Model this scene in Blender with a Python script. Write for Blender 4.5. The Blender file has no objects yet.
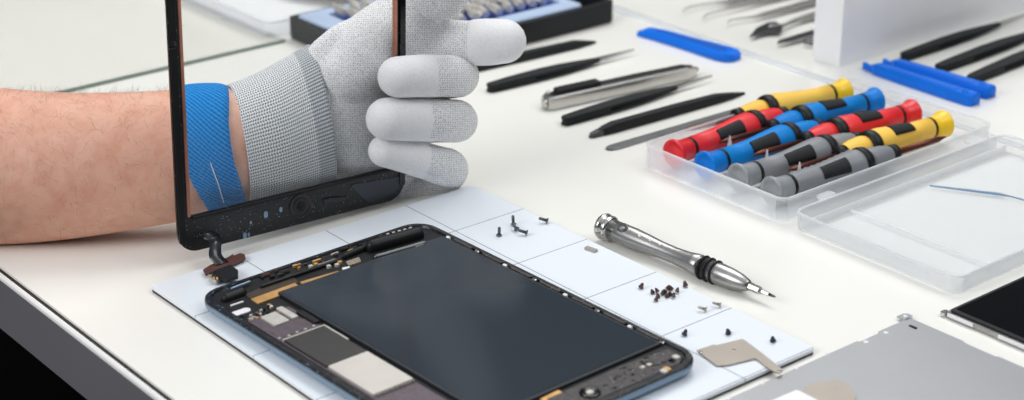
import bpy, bmesh, math, random
from mathutils import Vector, Matrix
random.seed(7)
PI = math.pi
scene = bpy.context.scene
COL = scene.collection

# ------------------------------------------------------------------ camera
CAM = Vector((0.70681, -0.35152, 0.3718)); FPX = 1769.54; PITCH = 0.3996; ROLL = -0.0035
cp, sp_ = math.cos(PITCH), math.sin(PITCH)
OX = Vector((0.6325, 0.7745, 0)).normalized(); OY = Vector((-0.7745, 0.6325, 0)).normalized(); OZ = Vector((0, 0, 1))
FWD = OY*cp - OZ*sp_
UP0 = OY*sp_ + OZ*cp
RIGHT = OX*math.cos(ROLL) + UP0*math.sin(ROLL)
UP = -OX*math.sin(ROLL) + UP0*math.cos(ROLL)
def ray(px, py): return FWD + RIGHT*((px-512)/FPX) - UP*((py-200)/FPX)
def P(px, py, z=0.0):                       # point of the place at height z
    d = ray(px, py); return CAM + d*((z-CAM.z)/d.z)
def D(px, py, r): return CAM + ray(px, py)*r
cd = bpy.data.cameras.new('camera'); cam = bpy.data.objects.new('camera', cd); COL.objects.link(cam)
cam.matrix_world = Matrix((( RIGHT.x, UP.x, -FWD.x, CAM.x), (RIGHT.y, UP.y, -FWD.y, CAM.y), (RIGHT.z, UP.z, -FWD.z, CAM.z), (0,0,0,1)))
cd.sensor_width = 36; cd.lens = FPX/1024*36; cd.clip_start = .02
cd.dof.use_dof = True; cd.dof.focus_distance = 0.885; cd.dof.aperture_fstop = 8.5
scene.camera = cam

# ------------------------------------------------------------------ materials
def S(c):                                   # sRGB 0-255 -> linear
    return tuple(((v/255)/12.92 if v/255 <= .04045 else ((v/255+.055)/1.055)**2.4) for v in c)+(1,)
class NT:
    def __init__(s, name):
        s.m = bpy.data.materials.new(name); s.m.use_nodes = True; s.t = s.m.node_tree; s.b = s.t.nodes['Principled BSDF']; s.out = s.t.nodes['Material Output']
        s.tc = None
    def n(s, typ, **kw):
        x = s.t.nodes.new(typ)
        for k, v in kw.items():
            if k.startswith('i_'):
                x.inputs[k[2:].replace('_', ' ')].default_value = v
            else: setattr(x, k, v)
        return x
    def l(s, a, b): s.t.links.new(a, b)
    def co(s, which='Object'):
        if not s.tc: s.tc = s.n('ShaderNodeTexCoord')
        return s.tc.outputs[which]
    def math(s, op, a, b=None, c=None):
        x = s.n('ShaderNodeMath', operation=op)
        for i, v in enumerate((a, b, c)):
            if v is None: continue
            if isinstance(v, (int, float)): x.inputs[i].default_value = v
            else: s.l(v, x.inputs[i])
        return x.outputs[0]
    def ramp(s, fac, stops):
        x = s.n('ShaderNodeValToRGB'); e = x.color_ramp.elements
        while len(e) < len(stops): e.new(.5)
        for q, (p, c) in zip(e, stops): q.position = p; q.color = c
        s.l(fac, x.inputs[0]); return x.outputs[0]
    def noise(s, scale, detail=3, rough=.5, vec=None):
        x = s.n('ShaderNodeTexNoise'); x.inputs['Scale'].default_value = scale; x.inputs['Detail'].default_value = detail; x.inputs['Roughness'].default_value = rough
        s.l(vec or s.co(), x.inputs['Vector']); return x.outputs['Fac']
    def mix(s, f, a, b):
        x = s.n('ShaderNodeMix', data_type='RGBA')
        if isinstance(f, (int, float)): x.inputs[0].default_value = f
        else: s.l(f, x.inputs[0])
        for i, v in ((6, a), (7, b)):
            if isinstance(v, tuple): x.inputs[i].default_value = v
            else: s.l(v, x.inputs[i])
        return x.outputs[2]
    def bump(s, h, st=.3, dist=.001):
        x = s.n('ShaderNodeBump'); x.inputs['Strength'].default_value = st; x.inputs['Distance'].default_value = dist
        s.l(h, x.inputs['Height']); s.l(x.outputs[0], s.b.inputs['Normal'])
def mat(name, c, rough=.5, metal=0.0, vary=.06, nscale=60, coat=0, bump=0, spec=None):
    k = NT(name); c = S(c)
    f = k.noise(nscale)
    hi = tuple(min(1, v*(1+vary)) for v in c[:3])+(1,); lo = tuple(v*(1-vary) for v in c[:3])+(1,)
    k.l(k.ramp(f, [(.3, lo), (.7, hi)]), k.b.inputs['Base Color'])
    k.b.inputs['Roughness'].default_value = rough; k.b.inputs['Metallic'].default_value = metal
    if coat: k.b.inputs['Coat Weight'].default_value = coat; k.b.inputs['Coat Roughness'].default_value = .05
    if spec is not None: k.b.inputs['Specular IOR Level'].default_value = spec
    if bump: k.bump(k.noise(nscale*6), bump, .0005)
    return k.m
M = {}
M['table'] = mat('white_laminate', (238, 237, 231), .22, vary=.01, nscale=8, spec=.35)
M['rim_white'] = mat('edge_rim_white', (240, 240, 238), .25, vary=.01)
M['seam'] = mat('seam_black', (14, 14, 15), .5)
M['apron'] = mat('grey_gloss_apron', (112, 111, 117), .25, vary=.1, nscale=5, coat=.2)
M['floor'] = mat('dark_floor', (14, 9, 9), .9, spec=.1)
M['blk'] = mat('black_plastic', (22, 23, 25), .45, spec=.3)
M['blk_m'] = mat('black_matte_coating', (27, 29, 31), .6, bump=.1, spec=.3)
M['blk_g'] = mat('black_gloss', (9, 10, 12), .08, vary=.1)
M['silver'] = mat('polished_steel', (196, 194, 190), .22, 1, vary=.05, nscale=200)
M['steel'] = mat('brushed_steel', (164, 163, 162), .33, 1, vary=.08, nscale=300)
M['dsteel'] = mat('dark_steel', (96, 97, 99), .34, 1, vary=.1)
M['greysteel'] = mat('grey_spudger_steel', (120, 121, 121), .45, .7, vary=.1)
M['shield'] = mat('shield_plate_metal', (172, 174, 177), .4, .8, vary=.04, nscale=14)
M['nickel'] = mat('nickel_bracket', (176, 168, 158), .4, .7, vary=.05)
M['brown'] = mat('bronze_shaft', (96, 50, 38), .3, .6)
M['copper'] = mat('copper_trim', (205, 138, 118), .35, .6, vary=.35, nscale=30)
M['gold'] = mat('gold_foil', (206, 160, 98), .45, .4, vary=.18, nscale=250)
M['beige_shield'] = mat('beige_chip_shield', (205, 200, 192), .5, .15, vary=.05, nscale=60)
M['dark_shield'] = mat('dark_chip_shield', (58, 56, 55), .5, .2, vary=.08)
M['board'] = mat('purple_circuit_board', (88, 76, 84), .45, vary=.2, nscale=400)
M['chip'] = mat('light_chip', (196, 194, 186), .45, .2, vary=.08, nscale=300)
M['white'] = mat('white_plastic', (238, 238, 240), .35, vary=.01)
M['panel'] = mat('white_acrylic', (250, 251, 253), .25, vary=.01)
M['paper'] = mat('white_paper', (240, 240, 240), .7, vary=.01)
M['bit'] = mat('pale_bit_steel', (222, 218, 210), .3, .45, vary=.1)
M['beigepaper'] = mat('beige_card', (232, 220, 202), .7, vary=.03)
M['mat_back'] = mat('mat_black_backing', (38, 38, 42), .5)
M['anod'] = mat('slate_anodised_aluminium', (132, 155, 176), .34, .4, vary=.03)
M['lcdblk'] = mat('display_frame_black', (30, 34, 40), .4)
M['slatefilm'] = mat('slate_film', (44, 52, 62), .25)
M['red'] = mat('red_rubber', (232, 40, 48), .45, vary=.02)
M['blue'] = mat('blue_rubber', (0, 128, 208), .5, vary=.02, spec=.25)
M['grey'] = mat('grey_rubber', (132, 134, 138), .45, vary=.02)
M['yellow'] = mat('yellow_rubber', (252, 204, 88), .5, vary=.02, spec=.3)
M['redcap'] = mat('red_cap', (226, 36, 46), .3, vary=.02); M['bluecap'] = mat('blue_cap', (0, 124, 216), .4, vary=.02, spec=.25)
M['greycap'] = mat('grey_cap', (148, 152, 156), .3, vary=.02); M['yellowcap'] = mat('yellow_cap', (254, 206, 30), .35, vary=.02)
M['prybl'] = mat('blue_pry_plastic', (0, 112, 228), .4, vary=.03, spec=.25)
M['prydk'] = mat('blue_pry_recess_shade', (0, 88, 184), .4, vary=.03)  # darker copy of the pry blue, recess shade put into the colour
M['ltblue'] = mat('pale_blue_liner', (184, 203, 230), .35, vary=.03)
M['bitblue'] = mat('blue_bit_holder', (22, 74, 170), .4, vary=.1)
M['greenedge'] = mat('green_glass_edge', (122, 140, 130), .3)
M['skinny'] = None

def speck(name, base, sp, scale, th, rough=.4, big=None):
    k = NT(name); v = k.n('ShaderNodeTexVoronoi'); v.inputs['Scale'].default_value = scale; k.l(k.co(), v.inputs['Vector'])
    n2 = k.noise(90, 2)
    lim = k.math('MULTIPLY', n2, th*2)
    f = k.math('LESS_THAN', v.outputs['Distance'], lim)
    w = k.math('GREATER_THAN', k.math('FRACT', k.math('MULTIPLY', v.outputs['Color'], 3.7)), .62)
    f2 = k.math('MULTIPLY', f, w)
    c = k.mix(f2, k.ramp(k.noise(500), [(.35, tuple(x*.6 for x in S(base)[:3])+(1,)), (.7, tuple(x*1.6 for x in S(base)[:3])+(1,))]), S(sp))
    k.l(c, k.b.inputs['Base Color']); k.b.inputs['Roughness'].default_value = rough
    k.bump(k.noise(700), .5, .0004)
    return k.m
M['rim'] = speck('black_rim_residue', (16, 19, 24), (140, 160, 175), 900, .2, .3)
M['bezel'] = speck('black_bezel_residue', (17, 17, 19), (165, 175, 182), 800, .16, .35)
M['frontboard'] = speck('brown_board_residue', (56, 52, 52), (165, 172, 165), 700, .16, .45)

# repair mat: printed grid
k = NT('white_mat_grid'); sx = k.n('ShaderNodeSeparateXYZ'); k.l(k.co(), sx.inputs[0])
def gridline(out, off, per, w):
    a = k.math('DIVIDE', k.math('SUBTRACT', out, off), per)
    a = k.math('ABSOLUTE', k.math('SUBTRACT', k.math('FRACT', k.math('ADD', a, .5)), .5))
    return k.math('LESS_THAN', a, w/per/2)
g = k.math('MAXIMUM', gridline(sx.outputs[0], .0434, .051, .0005), gridline(sx.outputs[1], -.0005, .051, .0005))
k.l(k.mix(g, S((229, 235, 241)), S((120, 124, 132))), k.b.inputs['Base Color']); k.b.inputs['Roughness'].default_value = .33
M['mat'] = k.m

# translucent plastics / glass
def clear(name, c, alpha, rough=.15, trl=.55):
    k = NT(name); tr = k.n('ShaderNodeBsdfTransparent'); mx = k.n('ShaderNodeMixShader')
    fr = k.n('ShaderNodeFresnel'); fr.inputs[0].default_value = 1.45
    n = k.noise(25, 2); f = k.math('ADD', k.math('MULTIPLY', n, .06), alpha-.03)
    f = k.math('MINIMUM', k.math('ADD', f, k.math('MULTIPLY', fr.outputs[0], .35)), 1.0)
    k.b.inputs['Base Color'].default_value = S(c); k.b.inputs['Roughness'].default_value = rough
    tl = k.n('ShaderNodeBsdfTranslucent'); tl.inputs[0].default_value = S(c); m2 = k.n('ShaderNodeMixShader'); m2.inputs[0].default_value = trl; k.l(k.b.outputs[0], m2.inputs[1]); k.l(tl.outputs[0], m2.inputs[2])
    k.l(f, mx.inputs[0]); k.l(tr.outputs[0], mx.inputs[1]); k.l(m2.outputs[0], mx.inputs[2]); k.l(mx.outputs[0], k.out.inputs[0])
    return k.m
M['case'] = clear('milky_clear_plastic', (246, 249, 253), .16, .25)
M['lid'] = clear('milky_lid_plastic', (228, 231, 234), .16, .25, .3)
M['caseedge'] = clear('milky_plastic_rim', (250, 252, 254), .42)
M['glass'] = clear('clear_glass', (235, 240, 240), .03, .03, 0)
M['sheet'] = clear('clear_sheet', (235, 238, 242), .3)
M['sheetglass'] = clear('sheet_glass', (226, 226, 220), .05, .05)
M['clearblue'] = clear('clear_blue_plastic', (150, 182, 208), .7)

# skin
k = NT('skin'); n1 = k.noise(14, 4, .6); n2 = k.noise(120, 3, .6)
c1 = k.ramp(n1, [(.3, S((216, 158, 132))), (.55, S((230, 176, 150))), (.75, S((238, 190, 168)))])
c2 = k.ramp(n2, [(.35, S((212, 146, 124))), (.6, S((238, 192, 174)))])
k.l(k.mix(.32, c1, c2), k.b.inputs['Base Color']); k.b.inputs['Roughness'].default_value = .5
k.b.inputs['Subsurface Weight'].default_value = .15; k.b.inputs['Subsurface Radius'].default_value = (.008, .003, .0015); k.b.inputs['Subsurface Scale'].default_value = .5
k.bump(k.noise(260, 4), .35, .0006)
M['skin'] = k.m
M['hair'] = mat('arm_hair_brown', (96, 62, 46), .6)

# fabrics: knit from a rotated object frame (x across the picture's right, z up)
def fabric(name, light, dark, su, sv, rough=.9, contrast=1.0, bumpd=.0006, diag=False, edge=None, noise_amt=.5, usuv=False, wr=0.0):
    k = NT(name)
    if usuv: vec = k.co('UV')
    else:
        mp = k.n('ShaderNodeMapping'); mp.inputs['Rotation'].default_value = (0, 0, -math.atan2(OX.y, OX.x)); k.l(k.co(), mp.inputs[0]); vec = mp.outputs[0]
    s = k.n('ShaderNodeSeparateXYZ'); k.l(vec, s.inputs[0])
    X = s.outputs[0]; Y = s.outputs[1] if usuv else k.math('ADD', s.outputs[2], k.math('MULTIPLY', s.outputs[1], .35))
    if diag:
        a = k.math('SINE', k.math('ADD', k.math('MULTIPLY', X, su), k.math('MULTIPLY', Y, sv)))
        b = k.math('SINE', k.math('ADD', k.math('MULTIPLY', X, sv*.8), k.math('MULTIPLY', Y, -su*.8)))
        p = k.math('ADD', k.math('MULTIPLY', a, .38), k.math('MULTIPLY', b, .12))
    else:
        row = k.math('MULTIPLY', Y, sv)
        sh = k.math('MULTIPLY', k.math('SINE', k.math('MULTIPLY', row, .5)), 1.2)
        a = k.math('SINE', k.math('ADD', k.math('MULTIPLY', X, su), sh)); b = k.math('SINE', row)
        p = k.math('MULTIPLY', k.math('ADD', a, b), .25)
    nz = k.noise(1500 if not usuv else 2500, 2, .6, vec)
    q = k.math('ADD', k.math('ADD', k.math('MULTIPLY', p, contrast), .5), k.math('MULTIPLY', k.math('SUBTRACT', nz, .5), noise_amt*2))
    c = k.ramp(q, [(.15, S(dark)), (.6, S(light))])
    if edge:                                # darker rib band between two u values
        m1 = k.math('MULTIPLY', k.math('GREATER_THAN', X, edge[0]), k.math('LESS_THAN', X, edge[1]))
        c = k.mix(k.math('MULTIPLY', m1, .6), c, k.mix(1.0, c, k.ramp(k.math('ADD', k.math('MULTIPLY', b, .5), .5), [(.2, S((98, 106, 118))), (.8, S((190, 196, 202)))])))
    k.l(c, k.b.inputs['Base Color']); k.b.inputs['Roughness'].default_value = rough; k.b.inputs['Specular IOR Level'].default_value = .15
    k.bump(k.math('ADD', q, k.math('MULTIPLY', k.noise(55, 3, .6, vec), wr)), .6, bumpd)
    return k.m
M['knit'] = fabric('fine_glove_knit', (250, 250, 250), (168, 170, 176), 5200, 5200, contrast=.5, bumpd=.0004, noise_amt=.75, wr=7.0)
M['cuff'] = fabric('coarse_cuff_knit', (246, 247, 248), (104, 112, 122), 4900, 4100, contrast=1.15, bumpd=.0006, noise_amt=.45, usuv=True, edge=(.0385, .060))
M['band'] = fabric('blue_elastic_weave', (10, 152, 232), (0, 98, 178), 3000, -2600, contrast=1.0, bumpd=.0006, diag=True, noise_amt=.1, usuv=True)
k = NT('white_glove_coating'); k.l(k.ramp(k.noise(900, 3, .7), [(.3, S((234, 234, 236))), (.55, S((246, 246, 247)))]), k.b.inputs['Base Color']); k.b.inputs['Roughness'].default_value = .75; k.b.inputs['Specular IOR Level'].default_value = .2
k.bump(k.noise(700, 4), .35, .0005); M['coating'] = k.m
# lcd
k = NT('slate_display_surface'); k.b.inputs['Base Color'].default_value = S((45, 53, 61)); k.b.inputs['Roughness'].default_value = .16; k.b.inputs['Specular IOR Level'].default_value = .35
M['lcd'] = k.m

# ------------------------------------------------------------------ mesh builder
class MB:
    def __init__(s): s.v = []; s.f = []; s.mi = []; s.sm = []; s.uv = {}
    def add(s, vs, fs, mi=0, sm=False, xf=None):
        o = len(s.v); s.v += [tuple(xf @ Vector(v)) if xf else tuple(v) for v in vs]
        for f in fs: s.f.append(tuple(o+i for i in f)); s.mi.append(mi); s.sm.append(sm)
        return s
    def box(s, x0, x1, y0, y1, z0, z1, mi=0, xf=None, b=0.0):
        if b:                                # chamfered box as a stacked rounded prism
            return s.prism(rrect(x0, x1, y0, y1, b*1.5, 3), z0, z1, mi, xf=xf, b=b)
        vs = [(x, y, z) for z in (z0, z1) for y in (y0, y1) for x in (x0, x1)]
        return s.add(vs, [(0,2,3,1),(4,5,7,6),(0,1,5,4),(2,6,7,3),(0,4,6,2),(1,3,7,5)], mi, xf=xf)
    def prism(s, poly, z0, z1, mi=0, xf=None, b=0.0, sm=False):
        n = len(poly)
        lv = [(z0, 0), (z1, 0)] if not b else [(z0, 0), (z1-b, 0), (z1, b)]
        vs = []
        for z, ins in lv:
            pp = inset(poly, ins) if ins else poly
            vs += [(x, y, z) for x, y in pp]
        fs = [tuple(range(n-1, -1, -1)), tuple(range((len(lv)-1)*n, len(lv)*n))]
        for q in range(len(lv)-1):
            for i in range(n): j = (i+1) % n; fs.append((q*n+i, q*n+j, (q+1)*n+j, (q+1)*n+i))
        return s.add(vs, fs, mi, sm, xf)
    def loops(s, L, mi, close=(True, True), sm=True, mis=None, xf=None):   # L list of closed loops of equal length
        n = len(L[0]); vs = [p for l in L for p in l]; o = len(s.v)
        s.v += [tuple(xf @ Vector(v)) if xf else tuple(v) for v in vs]
        for q in range(len(L)-1):
            for i in range(n):
                j = (i+1) % n; s.f.append((o+q*n+i, o+q*n+j, o+(q+1)*n+j, o+(q+1)*n+i)); s.mi.append(mis[q] if mis else mi); s.sm.append(sm)
        if close[0]: s.f.append(tuple(o+i for i in range(n-1, -1, -1))); s.mi.append(mis[0] if mis else mi); s.sm.append(False)
        if close[1]: s.f.append(tuple(o+(len(L)-1)*n+i for i in range(n))); s.mi.append(mis[-1] if mis else mi); s.sm.append(False)
        return s
    def lathe(s, prof, n=24, mi=0, sm=True, xf=None, close=(True, True), flute=0, rng=None):   # axis = local +X, prof (x, r)
        L = []
        for x, r in prof:
            l = []
            for i in range(n):
                a = 2*PI*i/n; rr = r
                if flute and rng and rng[0] < x < rng[1]: rr = r*(1-flute*(1 if i % 2 else 0))
                l.append((x, rr*math.cos(a), rr*math.sin(a)))
            L.append(l)
        return s.loops(L, mi, close, sm, xf=xf)
    def sweep(s, pts, rw, rt, wdir, n=24, mi=0, caps=(True, True), res=8, shear=False, uvs=False):
        C, A, B = spline(pts, res), spline1(rw, res), spline1(rt, res)
        L = []; arcs = []; arc = 0
        N = len(C)
        for i in range(N):
            t = (C[min(i+1, N-1)]-C[max(i-1, 0)]).normalized()
            w = wdir[0].lerp(wdir[1], i/(N-1)) if isinstance(wdir, tuple) else wdir
            m = t.cross(w).normalized()
            w = w.normalized() if shear else (w - t*w.dot(t)).normalized()
            if i: arc += (C[i]-C[i-1]).length
            ring = lambda c, sc: [tuple(c + w*(A[i]*sc*math.cos(2*PI*j/n)) + m*(B[i]*sc*math.sin(2*PI*j/n))) for j in range(n)]
            rr = min(A[i], B[i])
            if i == 0 and caps[0]:
                for th in (80, 62, 44, 28, 14): L.append(ring(C[i]-t*rr*math.sin(math.radians(th)), math.cos(math.radians(th)))); arcs.append(0)
            L.append(ring(C[i], 1)); arcs.append(arc)
            if i == N-1 and caps[1]:
                for th in (14, 28, 44, 62, 80): L.append(ring(C[i]+t*rr*math.sin(math.radians(th)), math.cos(math.radians(th)))); arcs.append(arc)
        f0 = len(s.f)
        s.loops(L, mi, caps, True)
        if uvs:
            circ = PI*(A[0]+B[0])
            for q in range(len(L)-1):
                for j in range(n):
                    s.uv[f0+q*n+j] = ((arcs[q], circ*j/n), (arcs[q], circ*(j+1)/n), (arcs[q+1], circ*(j+1)/n), (arcs[q+1], circ*j/n))
        return s
    def mesh(s, name, mats, origin=None):
        me = bpy.data.meshes.new(name)
        o = Vector(origin) if origin is not None else None
        me.from_pydata([tuple(Vector(v)-o) for v in s.v] if o is not None else s.v, [], s.f)
        for m in (mats if isinstance(mats, (list, tuple)) else [mats]): me.materials.append(m)
        me.polygons.foreach_set('material_index', s.mi); me.polygons.foreach_set('use_smooth', s.sm)
        if s.uv:
            ul = me.uv_layers.new(name='UVMap')
            for fi, co in s.uv.items():
                for li, c in zip(me.polygons[fi].loop_indices, co): ul.data[li].uv = c
        me.validate(clean_customdata=False); me.update()
        bm = bmesh.new(); bm.from_mesh(me); bmesh.ops.recalc_face_normals(bm, faces=bm.faces); bm.to_mesh(me); bm.free()
        return me
    def build(s, name, mats, parent=None, origin=None, **pr):
        me = s.mesh(name, mats, origin); ob = bpy.data.objects.new(name, me); COL.objects.link(ob)
        if parent is not None: ob.parent = parent
        for k_, v_ in pr.items(): ob[k_] = v_
        return ob
def spline(pts, res):
    out = []; n = len(pts); pts = [Vector(p) for p in pts]
    if n == 2: return [pts[0].lerp(pts[1], i/res) for i in range(res+1)]
    for i in range(n-1):
        p0 = pts[i-1] if i else pts[0]*2-pts[1]; p1, p2 = pts[i], pts[i+1]; p3 = pts[i+2] if i+2 < n else pts[-1]*2-pts[-2]
        for q in range(res):
            t = q/res; out.append(.5*((2*p1)+(-p0+p2)*t+(2*p0-5*p1+4*p2-p3)*t*t+(-p0+3*p1-3*p2+p3)*t**3))
    out.append(pts[-1]); return out
def spline1(a, res): return [v.x for v in spline([Vector((x, 0, 0)) for x in a], res)]
def rrect(x0, x1, y0, y1, r, seg=6):
    out = []
    for cx, cy, a0 in ((x1-r, y0+r, -90), (x1-r, y1-r, 0), (x0+r, y1-r, 90), (x0+r, y0+r, 180)):
        for i in range(seg+1):
            a = math.radians(a0+90*i/seg); out.append((cx+r*math.cos(a), cy+r*math.sin(a)))
    return out
def inset(poly, d):
    n = len(poly); out = []
    area = sum(poly[i][0]*poly[(i+1) % n][1]-poly[(i+1) % n][0]*poly[i][1] for i in range(n))
    sg = 1 if area > 0 else -1
    for i in range(n):
        a, b, c = Vector(poly[i-1]), Vector(poly[i]), Vector(poly[(i+1) % n])
        e1 = (b-a); e2 = (c-b)
        if e1.length < 1e-9 or e2.length < 1e-9: out.append(tuple(b)); continue
        e1.normalize(); e2.normalize(); n1 = Vector((-e1.y, e1.x))*sg; n2 = Vector((-e2.y, e2.x))*sg
        m = (n1+n2); m = m/max(.25, m.length_squared)*2*.5*2*.5 if m.length > 1e-6 else n1
        m = (n1+n2); m = m/(1+n1.dot(n2)) if 1+n1.dot(n2) > .3 else n1
        out.append((b.x+m.x*d, b.y+m.y*d))
    return out
def tag(o, label, cat, group=None):
    o['label'] = label; o['category'] = cat
    if group: o['group'] = group
    return o
def thing(name, label, cat, loc=(0, 0, 0), rotz=0, group=None, mw=None):
    o = bpy.data.objects.new(name, None); COL.objects.link(o); o.empty_display_size = .01
    if mw is not None: o.matrix_world = mw
    else: o.location = loc; o.rotation_euler = (0, 0, rotz)
    return tag(o, label, cat, group)
def kids(o): return [c for c in bpy.data.objects if c.parent == o]
def dup(o, parent=None):
    c = o.copy(); COL.objects.link(c); c.parent = parent
    for ch in kids(o): dup(ch, c)
    return c

# ------------------------------------------------------------------ setting
MB().box(-3.2, 1.6, -1.6, 3.4, -.80, -.75).build('floor', M['floor'], kind='structure')
# table
TV = -0.044
def hitv(px, py, v):
    d = ray(px, py); return CAM + d*((v-CAM.y)/d.y)
zlow = (hitv(0, 325, TV-.004).z + hitv(86, 399, TV-.004).z)/2
tb = thing('work_table', 'white laminate work table with grey glossy apron and thin black seam along its edge', 'table', (-.3, .9, -.75))
org = (-.3, .9, -.75)
MB().box(-1.9, .60, TV, 2.0, -.022, 0).build('tabletop', M['table'], tb, org)
MB().box(-1.9, .60, TV-.0022, TV, -.0028, -.0012).build('edge_seam', M['seam'], tb, org)
L = []
for x in (-1.9, .60):
    L.append([(x, TV-.0022, -.0028), (x, TV-.0022, -.0010), (x, TV-.0026, -.0004), (x, TV-.0036, -.0004), (x, TV-.0044, -.0012), (x, TV-.0046, -.0020), (x, TV-.0046, -.0028)])
MB().loops(L, 0, sm=False).build('edge_rim', M['rim_white'], tb, org)
MB().box(-1.9, .60, TV-.0046, TV, zlow, -.0028).build('apron', M['apron'], tb, org)
for x, y in ((-1.8, .08), (.5, .08), (-1.8, 1.88), (.5, 1.88)):
    MB().prism(rrect(x-.03, x+.03, y-.03, y+.03, .006), -.75, -.022).build('leg', M['dsteel'], tb, org)

# repair mat
rm = thing('repair_mat', 'white gridded repair mat with black backing under the open tablet', 'mat', (0, 0, 0))
MB().prism(rrect(0, .2485, 0, .198, .003), .0001, .0014).build('backing', M['mat_back'], rm)
MB().prism(rrect(0, .2485, 0, .198, .003), .0014, .003, b=.0002).build('surface', M['mat'], rm)
MZ = .003

# ------------------------------------------------------------------ tablet
TO = Vector((.03595, .00434, MZ)); TR = .0236
tab = thing('tablet', 'opened dark tablet with exposed display and circuit board lying on the white mat', 'tablet', TO, TR)
TMI = Matrix.LocRotScale(TO, Matrix.Rotation(TR, 3, 'Z').to_quaternion(), None).inverted()
def T(px, py, z=.006):
    p = TMI @ P(px, py, MZ+z); return (p.x, p.y)
Ln, Wd = .200, .1347
def rl(ins, z, r=.0125): return [(x, y, z) for x, y in rrect(ins, Ln-ins, ins, Wd-ins, max(r-ins, .002), 8)]
MB().loops([rl(.0045, .0002), rl(.0018, .0010), rl(.0005, .0024), rl(0, .0040), rl(0, .0058)], 0, (True, True)).build('casing', M['anod'], tab)
MB().loops([rl(0, .0058), rl(.0002, .0066), rl(.0008, .0070), rl(.0030, .0070), rl(.0034, .0062), rl(.0036, .0059)], 0, (False, False), sm=False).build('rim', M['rim'], tab)
MB().loops([rl(.0036, .0058), rl(.0036, .00595)], 0).build('inner_tray', M['blk'], tab)
def tp(name, x0, x1, y0, y1, z0, z1, m, r=.0008, b=.0002, par=None, **kw):   # rounded slab in tablet frame (mm)
    return MB().prism(rrect(x0/1e3, x1/1e3, y0/1e3, y1/1e3, r, 3), z0, z1, b=b).build(name, m, par or tab, **kw)
lc = tp('display_panel', 24.5, 178.5, 30, 129, .0060, .0076, M['lcdblk'], .001, .0003)
tp('display_surface', 26, 177.3, 31.3, 127.8, .0076, .00775, M['lcd'], .0006, 0, par=lc)
tp('logic_board', 38, 181, 4.6, 27.2, .0060, .0064, M['board'])
s1 = tp('chip_shield', 66.8, 99, 5.6, 27, .0064, .0074, M['dark_shield'], label='dark chip shield with a light edge')
MB().prism([(.0662, .0050), (.0670, .0050), (.0670, .0268), (.0850, .0268), (.0850, .0276), (.0662, .0276)], .0064, .00755).build('edge_clip', M['chip'], s1)
s2 = tp('chip_shield', 99.6, 132.5, 5.8, 27, .0064, .0076, M['beige_shield'], label='beige chip shield')
for i in range(9):
    y = 6.6+i*2.35; MB().prism(rrect(.1325, .1345, y/1e3, y/1e3+.0014, .0004, 2), .0064, .0072).build('clip', M['silver'], s2)
tp('chip', 40.5, 52, 10.2, 18.5, .0064, .0074, M['chip'], .0006)
tp('chip', 37.5, 51, 20.6, 24.0, .0064, .0073, M['chip'], .0006)
tp('chip', 47, 62, 25.0, 28.4, .0064, .0077, M['blk'], .0008)
tp('chip', 53.5, 65.5, 6, 26.0, .0064, .0067, M['board'], .0005)
rr = random.Random(3)
for i in range(26):
    x, y = 31+rr.random()*10, 5+rr.random()*17
    w, h_ = .6+rr.random()*1.4, .6+rr.random()*1.2
    tp('component', x, x+w, y, y+h_, .0060, .0066+rr.random()*.0006, [M['chip'], M['dsteel'], M['silver'], M['blk'], M['beige_shield'], M['gold'], M['blk']][i % 7], .0002, 0)
for i in range(9):
    x, y = 62+rr.random()*2, 5+i*2.3
    tp('component', x, x+1.2, y, y+1, .0064, .0070, [M['chip'], M['silver']][i % 2], .0002, 0)
# foil strips, slots
def quad(name, pts, z0, z1, m, z=.0065, b=0, par=None, **kw):
    return MB().prism([T(x, y, z) for x, y in pts], z0, z1, b=b).build(name, m, par or tab, **kw)
quad('gold_foil', [(251, 299), (258, 303.5), (301, 288), (295, 283)], .0059, .0066, M['gold'])
quad('gold_foil', [(300, 282), (308, 287), (345, 276), (338, 271)], .0059, .0066, M['gold'])
x, y = T(241, 312.3)
MB().prism(rrect(x-.0022, x+.0022, y-.0048, y+.0048, .00215, 6), .0059, .0064).build('white_slot', M['white'], tab)
x, y = T(237, 304)
MB().prism(rrect(x-.0005, x+.0005, y-.0035, y+.0035, .0004, 3), .0059, .0064).build('white_slot', M['white'], tab)
quad('brown_film', [(245, 294), (250, 298), (298, 282), (292, 274)], .0059, .0063, mat('brown_film', (62, 50, 38), .4))
# modules along the back edge
def rod(name, a, b, r, m, z, par=None):
    (x0, y0), (x1, y1) = T(*a), T(*b); p0, p1 = Vector((x0, y0, z)), Vector((x1, y1, z))
    return MB().sweep([p0, p1], [r, r], [r*.8, r*.8], Vector((0, 0, 1)), 12).build(name, m, par or tab)
rod('antenna_module', (372, 250), (418, 237), .0040, M['blk'], .0075)
rod('camera_cable', (376, 260), (424, 246), .0017, M['dsteel'], .0072)
rod('button_cable', (345, 258), (366, 249), .0020, M['blk'], .0068)
rod('speaker_module', (226, 300), (242, 294), .0030, M['blk'], .0062)
rod('edge_cable', (232, 291), (250, 284), .0007, M['anod'], .0072)
rod('edge_cable', (318, 268), (335, 262), .0010, M['dsteel'], .0070)
rod('flex_strip', (262, 288), (338, 262), .0012, M['blk'], .0066)
quad('shield_cover', [(364, 244), (369, 247.5), (424, 231.5), (416, 229)], .0062, .0086, M['lcdblk'], z=.0086, b=.0003)
quad('metal_mesh', [(346, 262), (349, 266), (361, 262), (359, 257.5)], .0060, .0068, mat('metal_mesh_beige', (150, 140, 124), .5, .2, vary=.5, nscale=900))
quad('white_label', [(342, 269), (345, 273), (353, 271), (349, 267.5)], .0060, .0072, M['white'])
quad('contact', [(414, 246), (416, 249), (424, 246.5), (423, 243)], .0060, .0078, M['beige_shield'])
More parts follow.
